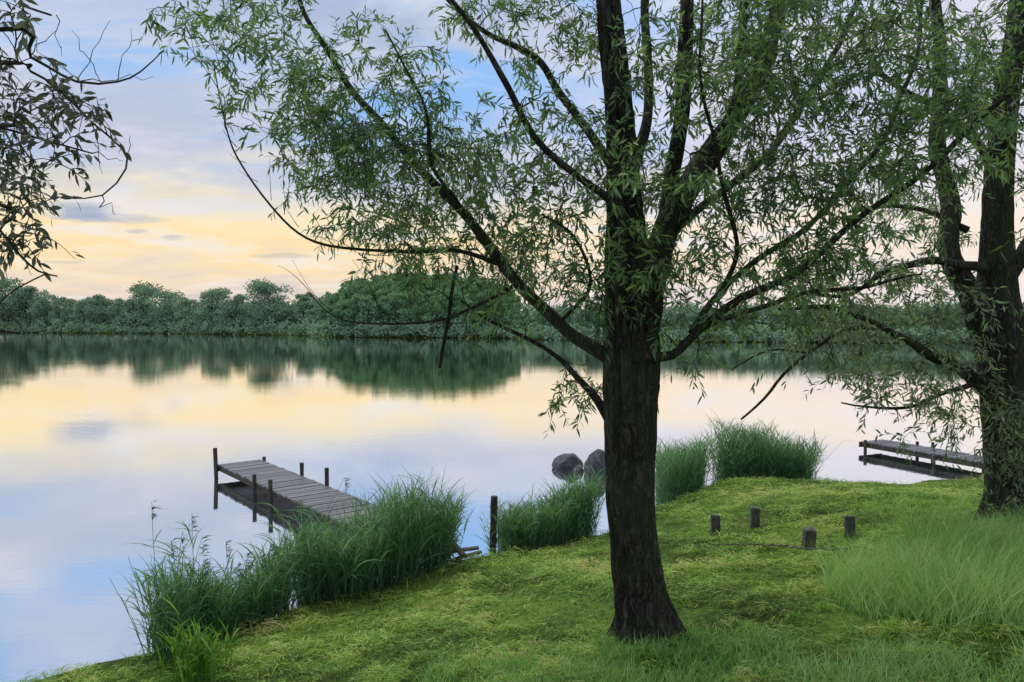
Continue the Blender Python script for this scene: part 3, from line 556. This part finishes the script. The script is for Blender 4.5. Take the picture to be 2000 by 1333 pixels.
for s in range(7):
    R=np.random.RandomState(100+s); wv=[.8,.95,.7,1.05,.55,.85,.75][s]
    acc=Acc(); p,d,R=crown_pts(10,10*wv,5600,200+s,lobes=[26,30,22,34,16,28,32][s],rk=.85); far_leaves(acc,p,d,R,.31,.45+.1*(s%3))
    ta=Acc(); t=np.linspace(0,1,7)[:,None]; tubes(ta,(np.array([0,0,-.5])+np.array([.3,0,8.5])*t)[None],np.linspace(.22,.03,7)[None],8,(0,1,0))
    for k in range(6):
        a_=R.uniform(0,6.28); z0=R.uniform(2,5.5); tubes(ta,(np.array([.1,0,z0])+np.array([math.cos(a_)*2.2,math.sin(a_)*2.2,2.2])*t)[None],np.linspace(.09,.02,7)[None],5)
    variants.append((acc,ta))
protos={}
def far_tree(x,y,hgt,s,name,label):
    z=float(height(x,y)); sc=hgt/9.5
    if s not in protos:
        root=empty(name,(0,0,0),label,'tree','trees along the far shore')
        tk=mk('trunk',variants[s][1],M_twig,root,(0,0,0),True); cr=mk('crown',variants[s][0],M_far,root,(0,0,0)); protos[s]=(root,tk,cr)
    else:
        r0,t0,c0=protos[s]; root=r0.copy(); root["label"]=label; link(root)
        for q in (t0,c0):
            o=q.copy(); link(o); o.parent=root
    root.name=name; root.location=(x,y,z-.1); root.scale=(sc*1.1,sc*1.1,sc); root.rotation_euler=(0,0,rng.uniform(0,6.28)); return root
Lb=['rounded leafy broadleaf tree on the far lake shore','broad spreading broadleaf tree on the far lake shore','open-crowned broadleaf tree on the far lake shore','narrow upright broadleaf tree on the far lake shore']
def shore_pt(px,back):
    fx=np.array([a for a,_ in far][::-1]);fy=np.array([b for _,b in far][::-1]); q=W(px,float(np.interp(px,fx,fy)))
    return q[0]*(1+back/q[1]),q[1]+back
front=[(-60,532,3),(10,541,1),(55,556,0),(90,572,6),(125,578,2),(165,582,5),(200,572,0),(240,580,6),(280,556,3),(325,566,1),(370,578,2),(415,563,5),(455,572,0),(490,588,2),(525,551,3),(560,598,6),(593,566,4),(612,600,2)]
for px,top,s in front:
    x,y=shore_pt(px,rng.uniform(3,6)); z0=float(height(x,y)); hh=(628-top)/F*y+H-z0
    far_tree(x,y,hh,s,'broadleaf_tree',Lb[3] if s==4 else Lb[s%3])
for px in np.arange(-380,-80,55):
    x,y=shore_pt(px,5); far_tree(x,y,rng.uniform(8,11),int(rng.integers(0,7)),'broadleaf_tree',Lb[0])
for px in np.arange(1040,2500,58):
    x,y=shore_pt(px+rng.uniform(-15,15),rng.uniform(3,6)); top=rng.uniform(588,606); far_tree(x,y,(628-top)/F*y+H-.7,int(rng.integers(0,7)),'broadleaf_tree',Lb[int(rng.integers(0,3))])
def wood(name,spec,mat,label,size,tb=.45,zl=.0):
    acc=Acc()
    for k,(x,y,h,w_,n) in enumerate(spec):
        p,d,R=crown_pts(h,w_,n,int(1000+k+abs(x)*3),lobes=9,zlow=zl); p=p+np.array([x,y,float(height(x,y))]); far_leaves(acc,p,d,R,size,tb+R.uniform(-.08,.08))
    o=mk(name,acc,mat); tag(o,label,'woodland',kind='stuff'); return o
sp=[]
for row,back in enumerate((2,6,11,17,24)):
    for px in np.arange(628+row*3,1000+row*3,9):
        x,y=shore_pt(px+rng.uniform(-3,3),back+rng.uniform(-1,1)); 
        prof=np.interp(px,[620,650,700,770,880,960,1010],[588,556,535,524,523,536,572])+rng.uniform(-1,2)+[30,15,6,1,0][row]
        z0=float(height(x,y)); hh=(628-prof)/F*y+H-z0
        sp.append((x,y,hh,hh*.44,660))
wood('wood',sp,M_hill,'dense rounded plantation wood on a low promontory',.32,.5)
sp=[]
for px in np.arange(-400,640,10):
    for back in (8,14,20):
        x,y=shore_pt(px+rng.uniform(-4,4),back+rng.uniform(-2,2)); top=rng.uniform(584,598)+(12 if back==8 else 0)-(18 if px<70 else 0); sp.append((x,y,(628-top)/F*y+H-.9,7,400))
for px in np.arange(1000,2550,15):
    for back in (7,13):
        x,y=shore_pt(px+rng.uniform(-4,4),back+rng.uniform(-1,1)); top=rng.uniform(592,604); sp.append((x,y,(628-top)/F*y+H-.9,5.5,280))
wood('wood',sp,M_far,'continuous band of haze-tinted woodland behind the far shore',.36,.42)
sp=[]
for px in np.arange(-400,2500,6):
    x,y=shore_pt(px+rng.uniform(-3,3),rng.uniform(-.3,.9)); h_=rng.uniform(1.0,2.8)*(y/120)**.7; sp.append((x,y,h_,h_*1.5,90))
wood('shoreline_scrub',sp,M_far,'low bushes and sedge lining the far waterline',.3,.55)
# ------------------------------------------------ sky, sun, camera
SUN_AZ=math.radians(-40); SUN_EL=math.radians(64)
wd=bpy.data.worlds.new('World'); bpy.context.scene.world=wd; wd.use_nodes=True; nt=wd.node_tree; nt.nodes.clear()
tc=N(nt,'ShaderNodeTexCoord'); sep=N(nt,'ShaderNodeSeparateXYZ'); nt.links.new(tc.outputs['Generated'],sep.inputs[0])
x,y,z=sep.outputs; z=math_(nt,'MAXIMUM',z,0.0)
den=math_(nt,'ADD',z,.13); cx=math_(nt,'DIVIDE',x,den); cy=math_(nt,'DIVIDE',y,den)
cb=N(nt,'ShaderNodeCombineXYZ'); nt.links.new(cx,cb.inputs[0]); nt.links.new(cy,cb.inputs[1])
mp=N(nt,'ShaderNodeMapping'); mp.inputs['Scale'].default_value=(.7,.9,1); mp.inputs['Rotation'].default_value=(0,0,.35); nt.links.new(cb.outputs[0],mp.inputs[0])
c1n=N(nt,'ShaderNodeTexNoise',Scale=1.3,Detail=8.0,Roughness=.55); c1n.inputs['Distortion'].default_value=.5; nt.links.new(mp.outputs[0],c1n.inputs['Vector'])
c2n=N(nt,'ShaderNodeTexNoise',Scale=2.6,Detail=7.0,Roughness=.58); c2n.inputs['Distortion'].default_value=.4; nt.links.new(mp.outputs[0],c2n.inputs['Vector'])
c3n=N(nt,'ShaderNodeTexNoise',Scale=.9,Detail=7.0,Roughness=.6); 
mp3=N(nt,'ShaderNodeMapping'); mp3.inputs['Location'].default_value=(7.3,2.1,0); nt.links.new(mp.outputs[0],mp3.inputs[0]); nt.links.new(mp3.outputs[0],c3n.inputs['Vector'])
zp=math_(nt,'ADD',z,math_(nt,'MULTIPLY',math_(nt,'SUBTRACT',c1n.outputs[0],.5),.20))
zp=math_(nt,'ADD',zp,math_(nt,'MULTIPLY',math_(nt,'SUBTRACT',c2n.outputs[0],.5),.16))
base_c=ramp(nt,zp,[(0,(.72,.64,.60)),(.04,(.88,.73,.58)),(.08,(1.0,.78,.46)),(.115,(1.0,.84,.55)),(.15,(.84,.79,.70)),(.185,(.62,.65,.75)),(.23,(.50,.57,.75)),(.29,(.58,.65,.82)),(.35,(.50,.59,.80)),(.42,(.42,.58,.90)),(.6,(.60,.70,.88)),(1,(.6,.69,.9))])
sky=N(nt,'ShaderNodeTexSky'); sky.sky_type='NISHITA'; sky.sun_disc=False; sky.sun_elevation=SUN_EL; sky.sun_rotation=SUN_AZ
skc=mixc(nt,1.0,sky.outputs[0],(.10,.10,.10),'MULTIPLY')
greyf=ramp(nt,c3n.outputs[0],[(.45,(0,0,0)),(.58,(.55,.55,.55))])
gzz=ramp(nt,z,[(.12,(0,0,0)),(.2,(1,1,1))])
col=mixc(nt,math_(nt,'MULTIPLY',greyf,gzz),base_c,(.38,.46,.62))
gap=ramp(nt,c1n.outputs[0],[(.47,(0,0,0)),(.56,(1,1,1))])
gz=ramp(nt,z,[(.17,(0,0,0)),(.28,(1,1,1))])
gapf=math_(nt,'MULTIPLY',gap,gz)
blue=mixc(nt,.15,(.26,.54,1.0),skc)
col=mixc(nt,gapf,col,blue)
lite=ramp(nt,c2n.outputs[0],[(.50,(0,0,0)),(.66,(.6,.6,.6))])
col=mixc(nt,lite,col,(.88,.86,.90))
rz=N(nt,'ShaderNodeMapRange'); nt.links.new(x,rz.inputs[0]); rz.inputs[1].default_value=-.12; rz.inputs[2].default_value=.4; rz.inputs[4].default_value=.5
col=mixc(nt,rz.outputs[0],col,(.94,.87,.94))
u=math_(nt,'DIVIDE',x,math_(nt,'MAXIMUM',y,.05)); v=math_(nt,'DIVIDE',z,math_(nt,'MAXIMUM',y,.05))
wob=math_(nt,'MULTIPLY',math_(nt,'SUBTRACT',c2n.outputs[0],.5),6.0)
for (u0,v0,ru,rv,am) in [(-.565,.150,.055,.016,.8),(-.53,.140,.06,.008,.5),(-.458,.113,.022,.006,.6),(-.505,.122,.022,.004,.5),(-.30,.088,.045,.004,.35),(-.61,.080,.04,.003,.3)]:
    e=math_(nt,'ADD',math_(nt,'POWER',math_(nt,'DIVIDE',math_(nt,'SUBTRACT',u,u0),ru),2.0),math_(nt,'POWER',math_(nt,'DIVIDE',math_(nt,'SUBTRACT',v,v0),rv),2.0))
    e=math_(nt,'ADD',e,wob); m_=math_(nt,'MULTIPLY',math_(nt,'SUBTRACT',1.3,e,clamp=True),am)
    yp=math_(nt,'GREATER_THAN',y,.05); col=mixc(nt,math_(nt,'MULTIPLY',m_,yp),col,(.33,.42,.62))
bg=N(nt,'ShaderNodeBackground'); bg.inputs[1].default_value=1.0; nt.links.new(col,bg.inputs[0])
o=N(nt,'ShaderNodeOutputWorld'); nt.links.new(bg.outputs[0],o.inputs[0])
sd=bpy.data.lights.new('fill_sun','SUN'); sd.energy=2.8; sd.angle=math.radians(50); sd.color=(1,.96,.86)  # soft high lamp added to raise the ground brightness at dusk
so=bpy.data.objects.new('fill_sun',sd); link(so)
dirv=Vector((math.sin(SUN_AZ)*math.cos(SUN_EL),math.cos(SUN_AZ)*math.cos(SUN_EL),math.sin(SUN_EL)))
so.rotation_euler=dirv.to_track_quat('Z','Y').to_euler()
cam=bpy.data.cameras.new('camera'); co=bpy.data.objects.new('camera',cam); link(co); co.location=EYE; co.rotation_euler=(math.pi/2-PITCH,0,0)
cam.lens=26; cam.sensor_width=36; cam.clip_start=.05; cam.clip_end=5000; bpy.context.scene.camera=co
sc=bpy.context.scene; sc.view_settings.view_transform='Standard'; sc.view_settings.look='None'; sc.view_settings.exposure=0
